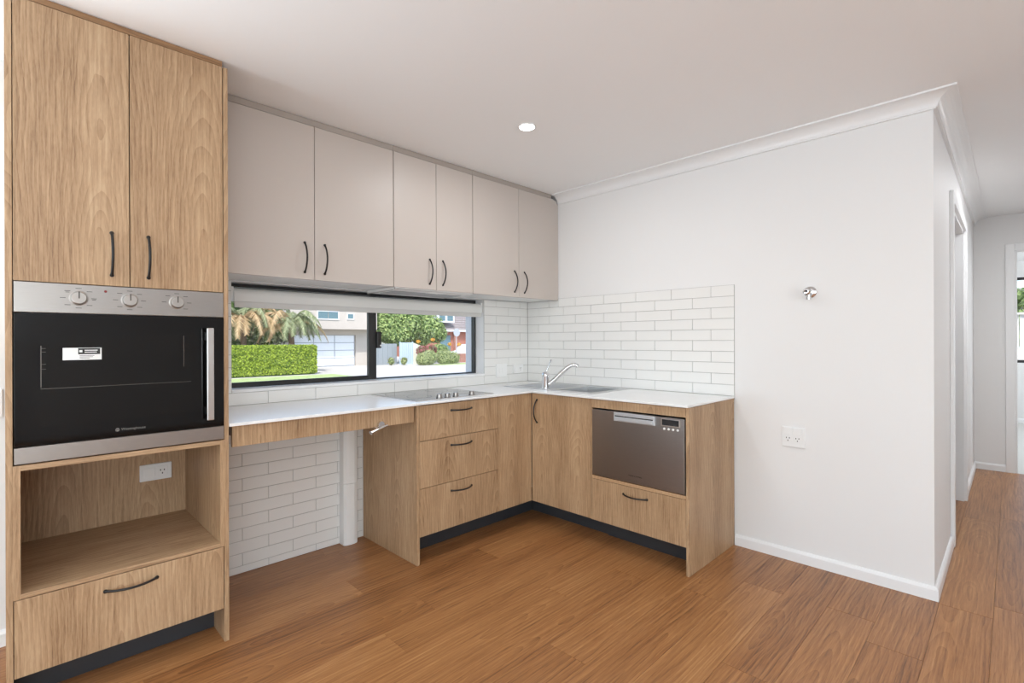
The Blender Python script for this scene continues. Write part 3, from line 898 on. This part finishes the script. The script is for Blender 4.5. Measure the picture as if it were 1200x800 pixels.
# ------------------------------------------------------------------ wall tap on the bare wall
wt = thing('wall_stop_tap', (0, -2.13, 1.497), 'chrome stop tap on round flange high on the bare white wall', 'tap')
obj('flange', lathe(bmesh.new(), (0, -2.132, 1.497), FX, [(0, .031), (.004, .031), (.010, .024), (.012, .014)], 28), M_chrome, wt, smooth=True)
obj('body', lathe(bmesh.new(), (-.01, -2.132, 1.497), FX, [(0, .013), (.03, .013), (.034, .016), (.045, .016)], 20), M_chrome, wt, smooth=True)
obj('outlet', lathe(bmesh.new(), (-.035, -2.132, 1.497), (0, 0, -1), [(0, .010), (.028, .010), (.029, .013), (.042, .013)], 18), M_chrome, wt, smooth=True)
kb = lathe(bmesh.new(), (-.054, -2.132, 1.497), FX, [(0, .012), (.004, .019), (.020, .019), (.026, .012), (.027, .004)], 10)
obj('knob', kb, M_chrome, wt)
obj('knob_cap', lathe(bmesh.new(), (-.081, -2.132, 1.497), FX, [(0, .007), (.002, .006)], 14), M_print, wt)

# ------------------------------------------------------------------ downlights
def downlight(x, y, label, energy=9):
    t = thing('downlight', (x, y, ZC - .004), label, 'light', 'recessed ceiling downlights')
    obj('trim_ring', lathe(bmesh.new(), (x, y, ZC), (0, 0, -1), [(0, .05), (.003, .05), (.004, .043), (.002, .040)], 32), M_plast, t, smooth=True)
    obj('lens', lathe(bmesh.new(), (x, y, ZC - .002), (0, 0, -1), [(0, .040), (.0022, .040)], 32), M_lens, t)
    l = light('downlight_beam', 'AREA', (0, 0, -.004), (0, 0, 0), energy, (.95, .97, 1), shape='DISK', size=.08)
    l.parent = t
downlight(-1.128, -1.064, 'round white recessed downlight glowing in the kitchen ceiling')
for i, (x, y) in enumerate(((-3.0, -2.95), (-1.13, -4.6), (-4.8, -2.9), (-3.0, -4.9))):
    downlight(x, y, ['downlight overhead behind the kitchen', 'downlight near the hallway entry', 'downlight at the left of the living room', 'downlight at the back of the living room'][i])
downlight(1.7, -3.3, 'downlight in the hallway ceiling', 22)  # unseen lamp, added to light the hallway

# ================================================================== outside
GZ = -.45
M_grass = mat('lawn', C(160, 176, 116), .9, noise=.25, nscale=3)
M_conc = mat('pale_concrete', C(186, 183, 176), .85, noise=.06, nscale=1.5)
M_render = mat('beige_render', C(184, 177, 168), .85, noise=.03, nscale=2)
M_render2 = mat('taupe_render', C(176, 164, 150), .85)
M_gdoor = mat('garage_panel', C(226, 232, 238), .4)
M_gframe = mat('garage_frame', C(168, 174, 182), .4)
M_fence = mat('steel_fence', C(178, 196, 206), .5)
M_fence_shade = mat('grey_fence', C(140, 148, 152), .6)  # fence part lying in shadow, the shade put into its colour
M_rtile = mat('grey_roof_tile', C(138, 130, 128), .8, noise=.15, nscale=6)
M_dkglass = mat('dark_glass', C(90, 120, 130), .1)
M_trunk = mat('bark', C(118, 100, 82), .9, noise=.25, nscale=14)

def leafmat(name, a, b_):
    m = bpy.data.materials.new(name)
    m.use_nodes = True
    nt = m.node_tree
    p = nt.nodes['Principled BSDF']
    g = nt.nodes.new('ShaderNodeNewGeometry')
    r = nt.nodes.new('ShaderNodeValToRGB')
    r.color_ramp.elements[0].color = a
    r.color_ramp.elements[1].color = b_
    nt.links.new(g.outputs['Random Per Island'], r.inputs[0])
    nt.links.new(r.outputs[0], p.inputs['Base Color'])
    p.inputs['Roughness'].default_value = .6
    tl = nt.nodes.new('ShaderNodeBsdfTranslucent')
    nt.links.new(r.outputs[0], tl.inputs[0])
    mx = nt.nodes.new('ShaderNodeMixShader')
    mx.inputs[0].default_value = .35
    nt.links.new(p.outputs[0], mx.inputs[1])
    nt.links.new(tl.outputs[0], mx.inputs[2])
    nt.links.new(mx.outputs[0], nt.nodes['Material Output'].inputs[0])
    return m
M_hedge = leafmat('hedge_leaf', C(92, 122, 34), C(190, 208, 78))
M_tree = leafmat('tree_leaf', C(96, 128, 70), C(186, 204, 130))
M_bush = leafmat('bush_leaf', C(126, 146, 92), C(200, 206, 150))
M_palm = leafmat('palm_leaf', C(104, 120, 78), C(184, 190, 148))
M_palmd = leafmat('dry_palm_leaf', C(168, 136, 96), C(222, 200, 158))
M_orange = leafmat('orange_petal', C(220, 150, 50), C(238, 200, 90))
M_pink = leafmat('red_leaf', C(150, 80, 80), C(190, 130, 120))
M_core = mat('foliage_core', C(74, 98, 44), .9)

def leaf(bm, p, n, s, asp=.55):
    n = n.normalized()
    t = Vector((rnd.uniform(-1, 1), rnd.uniform(-1, 1), rnd.uniform(-1, 1)))
    t = (t - n * t.dot(n))
    if t.length < 1e-3:
        t = n.orthogonal()
    t.normalize()
    b = n.cross(t) * asp * s
    t = t * s
    k = n * s * .18
    bm.faces.new([bm.verts.new(q) for q in (p - t, p - b + k, p + t, p + b + k)])

def ellipsoid(bm, c, r, seg=14, ring=8):
    return bmesh.ops.create_uvsphere(bm, u_segments=seg, v_segments=ring, radius=1, matrix=Matrix.Translation(c) @ Matrix.Diagonal((*r, 1)))

def crown(name, parent, lobes, n, size, m, core=True):
    bm = bmesh.new()
    w = [l[1][0] * l[1][1] + l[1][2] * l[1][0] for l in lobes]
    for _ in range(n):
        c, r = rnd.choices(lobes, w)[0]
        d = Vector((rnd.gauss(0, 1), rnd.gauss(0, 1), rnd.gauss(0, 1))).normalized()
        q = rnd.uniform(.82, 1.06)
        p = Vector((c[0] + d.x * r[0] * q, c[1] + d.y * r[1] * q, c[2] + d.z * r[2] * q))
        leaf(bm, p, d + Vector((rnd.uniform(-.6, .6), rnd.uniform(-.6, .6), rnd.uniform(-.2, .8))), size * rnd.uniform(.7, 1.3))
    o = obj(name, bm, m, parent)
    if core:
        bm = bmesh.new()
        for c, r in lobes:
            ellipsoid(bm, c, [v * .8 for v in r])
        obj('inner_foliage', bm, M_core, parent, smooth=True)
    return o

# ground
struct('ground', boxes((-60, 90, .22, 120, GZ - .2, GZ)), M_conc, label='pale concrete street and driveways outside', origin=(10, 20, GZ))
struct('lawn_verge', boxes((-25, 8.4, 17.2, 21.6, GZ, GZ + .02)), M_grass, label='strip of lawn in front of the hedge', origin=(0, 20, GZ))
struct('lawn_side', boxes((17.6, 34, 25.0, 26.6, GZ, GZ + .02)), M_grass, label='strip of lawn beside the street', origin=(22, 25.6, GZ))
struct('garden_bed', boxes((-12, 8.4, 23.6, 25.6, GZ, GZ + .04)), mat('soil', C(110, 90, 70), .95), label='planting bed behind the hedge', origin=(0, 24.6, GZ))

# hedge
hg = thing('hedge', (2.0, 22.9, GZ), 'neatly clipped bright green box hedge outside the window', 'hedge')
HX0, HX1, HY0, HY1, HZ1 = -4.0, 7.9, 22.4, 23.4, 1.0
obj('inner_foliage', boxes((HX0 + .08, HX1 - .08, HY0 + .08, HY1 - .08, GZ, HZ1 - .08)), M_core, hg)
bm = bmesh.new()
for _ in range(15000):
    f = rnd.random()
    x = rnd.uniform(HX0, HX1) if rnd.random() < .35 else rnd.uniform(3.0, HX1)
    if f < .62:
        p, n = Vector((x, HY0 + rnd.uniform(-.03, .08), rnd.uniform(GZ + .08, HZ1))), Vector((0, -1, .4))
    elif f < .9:
        p, n = Vector((x, rnd.uniform(HY0, HY1), HZ1 + rnd.uniform(-.06, .05))), Vector((0, -.2, 1))
    else:
        p, n = Vector((HX1 + rnd.uniform(-.08, .03), rnd.uniform(HY0, HY1), rnd.uniform(GZ + .08, HZ1))), Vector((1, 0, .3))
    leaf(bm, p, n + Vector((rnd.uniform(-.8, .8), rnd.uniform(-.8, .8), rnd.uniform(-.8, .8))), rnd.uniform(.04, .075))
obj('leaves', bm, M_hedge, hg)

# palms
def palm(x, y, trunk_h, nf, fl, label, dry, ang0=0.0):
    t = thing('palm_tree', (x, y, GZ), label, 'palm')
    bm = tube(bmesh.new(), [(x, y, GZ), (x + .05, y, GZ + trunk_h * .5), (x, y, GZ + trunk_h)], [.2, .16, .13], 12)
    obj('trunk', bm, M_trunk, t, smooth=True)
    top = Vector((x, y, GZ + trunk_h))
    for i in range(nf):
        a = ang0 + i * 2.399963
        lift = rnd.uniform(.45, 1.5)
        L = fl * rnd.uniform(.8, 1.1)
        d = Vector((math.cos(a), math.sin(a), 0))
        side = Vector((-d.y, d.x, 0))
        pts = []
        for k in range(13):
            s = k / 12
            pts.append(top + d * (L * (s - .18 * s * s * s)) + Vector((0, 0, L * (lift * s - (lift * .75 + .55) * s * s))))
        bm = tube(bmesh.new(), pts, [.03 * (1 - .85 * k / 12) for k in range(13)], 5)
        for k in range(2, 13):
            for h_ in (0, .25, .5, .75):
                if k == 12 and h_ > 0:
                    break
                p = pts[k] if h_ == 0 else pts[k].lerp(pts[min(k + 1, 12)], h_)
                s = (k + h_) / 12
                ll = fl * .26 * (1 - .65 * abs(s - .45) / .55)
                tang = (pts[min(k + 1, 12)] - pts[k - 1]).normalized()
                for sg in (-1, 1):
                    e = p + (side * sg * .75 + tang * .45 + Vector((0, 0, -.35 - rnd.random() * .5))).normalized() * ll
                    w = tang * .035
                    bm.faces.new([bm.verts.new(q) for q in (p - w, p + w, e)])
        isdry = rnd.random() < dry
        obj('frond', bm, M_palmd if isdry else M_palm, t)
palm(5.2, 25.1, 2.85, 22, 2.3, 'palm tree with drooping dry fronds behind the hedge', .5, .3)
palm(7.6, 25.0, 2.6, 24, 2.3, 'green palm tree hanging over the end of the hedge', .2, 1.1)
palm(3.2, 25.3, 3.2, 20, 2.3, 'palm tree at the far left of the window view', .35, 2.0)

tr = thing('background_tree', (4.6, 27.5, GZ), 'dense grey-green tree filling the gap behind the palms', 'tree')
obj('trunk', tube(bmesh.new(), [(4.6, 27.5, GZ), (4.6, 27.5, 2.2)], [.18, .1], 10), M_trunk, tr, smooth=True)
crown('leaves', tr, [((3.0, 27.5, 2.6), (1.3, .45, 1.6)), ((4.8, 27.5, 2.9), (1.4, .45, 1.8)), ((6.6, 27.5, 2.8), (1.4, .45, 1.7)), ((8.0, 27.5, 2.2), (.9, .4, 1.0)), ((5.6, 27.5, 1.4), (2.6, .4, 1.0))], 4500, .14, leafmat('dusky_leaf', C(84, 98, 74), C(160, 168, 128)))
# house with garage
hs = thing('garage_house', (9.5, 33, GZ), 'beige rendered two-storey house with white panelled garage door', 'house')
HYF = 29.0
def hx(x):
    return -3.089 + (x + 3.089) * 1.104
def hz(z):
    return 1.237 + (z - 1.237) * 1.104 if z > -.3 else GZ
obj('lower_wall', boxes((-4, hx(8.0), HYF, HYF + 6, GZ, hz(2.0)), (hx(11.95), hx(12.75), HYF, HYF + 6, GZ, hz(2.0)), (hx(8.0), hx(11.95), HYF, HYF + 6, hz(1.62), hz(2.0)), (hx(8.0), hx(11.95), HYF + .3, HYF + 6, GZ, hz(1.62))), M_render, hs)
obj('upper_storey', boxes((-4, hx(12.95), HYF - .9, HYF + 6, hz(1.95), 6.2)), M_render, hs)
obj('side_wall', boxes((14.6, 15.0, HYF + 2, HYF + 2.3, GZ, 2.4)), M_render2, hs)
gd = obj('garage_door', boxes((hx(8.0), hx(11.95), HYF + .18, HYF + .24, GZ, hz(1.62))), M_gframe, hs)
gw, gh = (hx(11.95) - hx(8.0) - .1) / 3, (hz(1.62) - GZ - .05) / 4
for i in range(3):
    for j in range(4):
        x0, z0 = hx(8.0) + .05 + i * gw, GZ + .04 + j * gh
        obj('garage_panel', boxes((x0 + .04, x0 + gw - .03, HYF + .15, HYF + .18, z0 + .03, z0 + gh - .02)), M_gdoor, gd)
for x0, x1, z0, z1, n in ((9.13, 10.45, 2.45, 2.97, 2), (10.94, 11.4, 2.49, 2.87, 1)):
    x0, x1, z0, z1 = hx(x0), hx(x1), hz(z0) + .05, hz(z1) + .05
    w = obj('window', boxes((x0, x1, HYF - .95, HYF - .9, z0, z0 + .06), (x0, x1, HYF - .95, HYF - .9, z1 - .06, z1), (x0, x0 + .06, HYF - .95, HYF - .9, z0 + .06, z1 - .06), (x1 - .06, x1, HYF - .95, HYF - .9, z0 + .06, z1 - .06)), M_gdoor, hs)
    for i in range(n):
        a, b_ = x0 + .06 + (x1 - x0 - .12) * i / n + .02, x0 + .06 + (x1 - x0 - .12) * (i + 1) / n - .02
        obj('pane', boxes((a, b_, HYF - .93, HYF - .91, z0 + .06, z1 - .06)), M_dkglass, w)
obj('lower_window', boxes((3.4, 5.0, HYF - .03, HYF, .9, 1.4)), M_dkglass, hs)

# fence
fc = thing('steel_fence', (16, 28, GZ), 'pale blue-grey steel fence with a stepped corner', 'fence')
for i in range(6):
    x0 = 16.42 + i * .166
    obj('fence_panel', boxes((x0, x0 + .15, 28.0, 28.05, GZ, 1.13)), M_fence, fc)
for i in range(5):
    x0 = 14.55 + i * .38
    obj('fence_panel', boxes((x0, x0 + .365, 28.5, 28.55, GZ, 1.05)), M_fence_shade, fc)
for i in range(10):
    x0 = 17.44 + i * .155
    zt = 1.13 - .055 * i
    obj('fence_panel', prism(bmesh.new(), [(x0, GZ), (x0 + .145, GZ), (x0 + .145, zt - .055), (x0, zt)], 'y', 27.95, 28.0), mat('cream_fence', C(214, 214, 198), .6) if i == 0 else bpy.data.materials['cream_fence'], fc)
obj('post', boxes((16.36, 16.42, 27.99, 28.06, GZ, 1.18)), M_fence, fc)
obj('post', boxes((17.40, 17.46, 27.94, 28.06, GZ, 1.18)), M_fence, fc)

# trees and bushes
def tree(x, y, h_, lobes, n, size, m, label, nm='tree', cat='tree'):
    t = thing(nm, (x, y, GZ), label, cat)
    bm = tube(bmesh.new(), [(x, y, GZ), (x + .1, y, GZ + h_ * .5), (x, y, GZ + h_)], [.16, .13, .09], 10)
    obj('trunk', bm, M_trunk, t, smooth=True)
    crown('leaves', t, lobes, n, size, m)
tree(17.6, 29.8, 2.4, [((16.2, 29.6, 2.3), (1.5, 1.0, 1.1)), ((18.0, 29.6, 2.7), (1.6, 1.1, 1.3)), ((19.8, 29.6, 2.3), (1.5, 1.1, 1.1)), ((17.0, 29.4, 1.7), (1.4, .9, .8)), ((20.7, 29.6, 1.8), (.9, .8, .7)), ((15.9, 29.8, 2.6), (1.0, .8, 1.0))], 9000, .12, M_tree, 'leafy light green tree above the pale fence')
tree(20.6, 33.0, 2.5, [((20.4, 33.0, 2.4), (1.3, 1.0, 1.0)), ((21.6, 33, 1.7), (1.2, .8, .9))], 1800, .13, M_tree, 'smaller green tree behind the orange flowers')

def bush(x, y, lobes, n, size, m, label):
    t = thing('bush', (x, y, GZ), label, 'bush')
    bm = bmesh.new()
    for i in range(5):
        a = i * 1.257
        tube(bm, [(x, y, GZ), (x + math.cos(a) * .3, y + math.sin(a) * .2, GZ + .5)], [.02, .012], 6)
    obj('stems', bm, M_trunk, t)
    crown('leaves', t, lobes, n, size, m)
    return t
bush(17.5, 26.0, [((17.1, 26.0, -.05), (.6, .5, .5)), ((17.6, 26.1, .1), (.5, .5, .5))], 2600, .055, M_bush, 'rounded grey-green bush in front of the fence')
bush(19.2, 26.2, [((18.95, 26.2, .05), (.68, .5, .55)), ((19.75, 26.3, -.02), (.6, .45, .5))], 2600, .055, M_bush, 'grey-green bush beside the low brick wall')
bush(18.6, 27.3, [((17.9, 27.35, .5), (.55, .3, .4)), ((18.6, 27.35, .6), (.5, .3, .35))], 1200, .06, M_pink, 'reddish shrub between the fence and bushes')
bush(20.1, 28.4, [((20.1, 28.4, .5), (.9, .45, .5))], 1200, .07, M_tree, 'dark green shrub below the round sign')
for i, (x, y, z) in enumerate(((17.25, 27.0, 1.2), (18.36, 26.75, 1.33), (20.07, 27.0, 1.0), (20.97, 27.0, .96))):
    f = thing('orange_flower', (x, y, GZ), ['orange flower cluster beside the tree trunk', 'yellow-orange flower cluster above the reddish shrub', 'orange flower cluster left of the sign pole', 'small orange flower cluster right of the sign pole'][i], 'flower', 'orange flowers by the fence')
    obj('stem', tube(bmesh.new(), [(x, y, GZ), (x, y, z)], [.02, .012], 6), M_bush, f)
    crown('petals', f, [((x, y, z), (.15, .12, .11))], 60, .07, M_orange, core=False)
# little garden plants by the shaded fence
for x, y in ((15.3, 27.4), (16.2, 27.2)):
    bush(x, y, [((x, y, GZ + .3), (.22, .2, .25))], 160, .07, M_bush, ['small pale plant nearer the window mullion against the grey fence', 'small pale plant nearer the blue-grey fence panels'][x > 16])

# low brick wall with real bricks
lw = thing('brick_wall', (22, 27.5, GZ), 'low red brick garden wall at the right of the view', 'wall')
M_brick = mat('red_brick', C(160, 112, 96), .85, noise=.15, nscale=9)
obj('mortar', boxes((20.95, 24.2, 27.51, 27.6, GZ, .25)), mat('mortar', C(190, 180, 170), .9), lw)
for r_ in range(8):
    for i in range(14):
        x0 = 20.95 + i * .24 - (.12 if r_ % 2 else 0)
        a, b_ = max(x0, 20.95), min(x0 + .23, 24.2)
        if b_ > a + .02:
            obj('brick', boxes((a, b_, 27.5, 27.59, GZ + r_ * .086 + .005, GZ + r_ * .086 + .081)), M_brick, lw)

# brick house with tiled roof
h2 = thing('brick_house', (30, 43, GZ), 'red brick house with grey tiled roof and white dormer window', 'house')
obj('wall', boxes((26.5, 40, 40.5, 46, GZ, 2.3)), mat('house_brick', C(160, 104, 86), .85, noise=.1, nscale=8), h2)
obj('fascia', boxes((26.0, 40.5, 39.95, 40.1, 2.25, 2.45)), M_gdoor, h2)
for i in range(11):
    zz, yy = 2.42 + i * .28, 40.0 + i * .42
    obj('roof_course', prism(bmesh.new(), [(yy, zz), (yy + .5, zz + .22), (yy + .5, zz + .32), (yy, zz + .1)], 'x', 26.0 + i * .12, 40.5), M_rtile, h2)
dm = obj('dormer', boxes((28.5, 30.7, 39.9, 42.5, 3.2, 4.3)), M_gdoor, h2)
for a in (28.7, 29.75):
    obj('pane', boxes((a, a + .75, 39.86, 39.9, 3.4, 4.1)), M_dkglass, dm)
obj('garage_opening', boxes((29.2, 30.6, 40.44, 40.5, GZ, 1.85)), M_dkglass, h2)
obj('pillar', boxes((31.0, 31.4, 40.2, 40.5, GZ, 2.3)), M_brick, h2)

# round sign on a pole
sg = thing('round_sign', (22.32, 29, GZ), 'grey round sign on a thin pole before the brick house', 'sign')
obj('pole', cyl(bmesh.new(), (22.32, 29.03, GZ), (0, 0, 1), 2.3, .035, 10), M_gframe, sg)
obj('disc', cyl(bmesh.new(), (22.32, 28.99, 1.92), (0, -1, 0), .03, .33, 28), M_gframe, sg)

# parked car
cr = thing('car', (26.5, 32, GZ), 'pale blue-white parked car behind the low brick wall', 'car')
M_car = mat('car_paint', C(222, 230, 236), .25, coat=.5)
body = [(24.6, -.2), (24.55, .1), (24.7, .3), (25.2, .38), (25.6, .82), (26.0, .93), (27.6, .95), (28.3, .6), (28.9, .5), (29.0, -.2)]
obj('body', prism(bmesh.new(), body, 'y', 31.2, 32.8), M_car, cr, bevel=.05)
obj('side_window', prism(bmesh.new(), [(25.4, .42), (25.72, .8), (26.7, .82), (26.7, .42)], 'y', 31.18, 31.2), M_dkglass, cr)
obj('side_window', prism(bmesh.new(), [(26.8, .42), (26.8, .82), (27.5, .82), (27.9, .5)], 'y', 31.18, 31.2), M_dkglass, cr)
for x in (25.4, 28.1):
    for y in (31.15, 32.65):
        obj('wheel', cyl(bmesh.new(), (x, y, GZ + .3), (0, 1, 0), .2, .3, 20), M_black, cr)

# outside the far bedroom window
ff = thing('white_fence', (10.4, -3.0, GZ), 'white board fence outside the window beyond the hallway', 'fence')
for i in range(20):
    y0 = -5.6 + i * .26
    obj('fence_board', boxes((10.4, 10.43, y0, y0 + .25, GZ, 1.70)), mat('white_board', C(236, 234, 226), .6) if i == 0 else bpy.data.materials['white_board'], ff)
obj('cap_rail', boxes((10.37, 10.46, -5.65, -.4, 1.70, 1.74)), bpy.data.materials['white_board'], ff)
struct('side_yard', boxes((7.54, 30, -20, .22, GZ - .2, GZ)), M_conc, label='paved yard beside the house', origin=(12, -5, GZ))
bush(11.2, -3.0, [((11.2, -3.0, 2.05), (.25, .5, .2)), ((11.2, -2.6, 1.5), (.5, .6, .6))], 1200, .06, M_tree, 'green shrub showing above the white fence beyond the hallway')
nh = thing('neighbour_house', (18, -3, GZ), 'white neighbouring house beyond the white fence', 'house')
obj('wall', boxes((15, 20, -9, 3, GZ, 2.0)), M_gdoor, nh)
obj('roof', prism(bmesh.new(), [(14.6, 2.0), (20.4, 2.0), (17.5, 2.7)], 'y', -9.4, 3.4), M_rtile, nh)
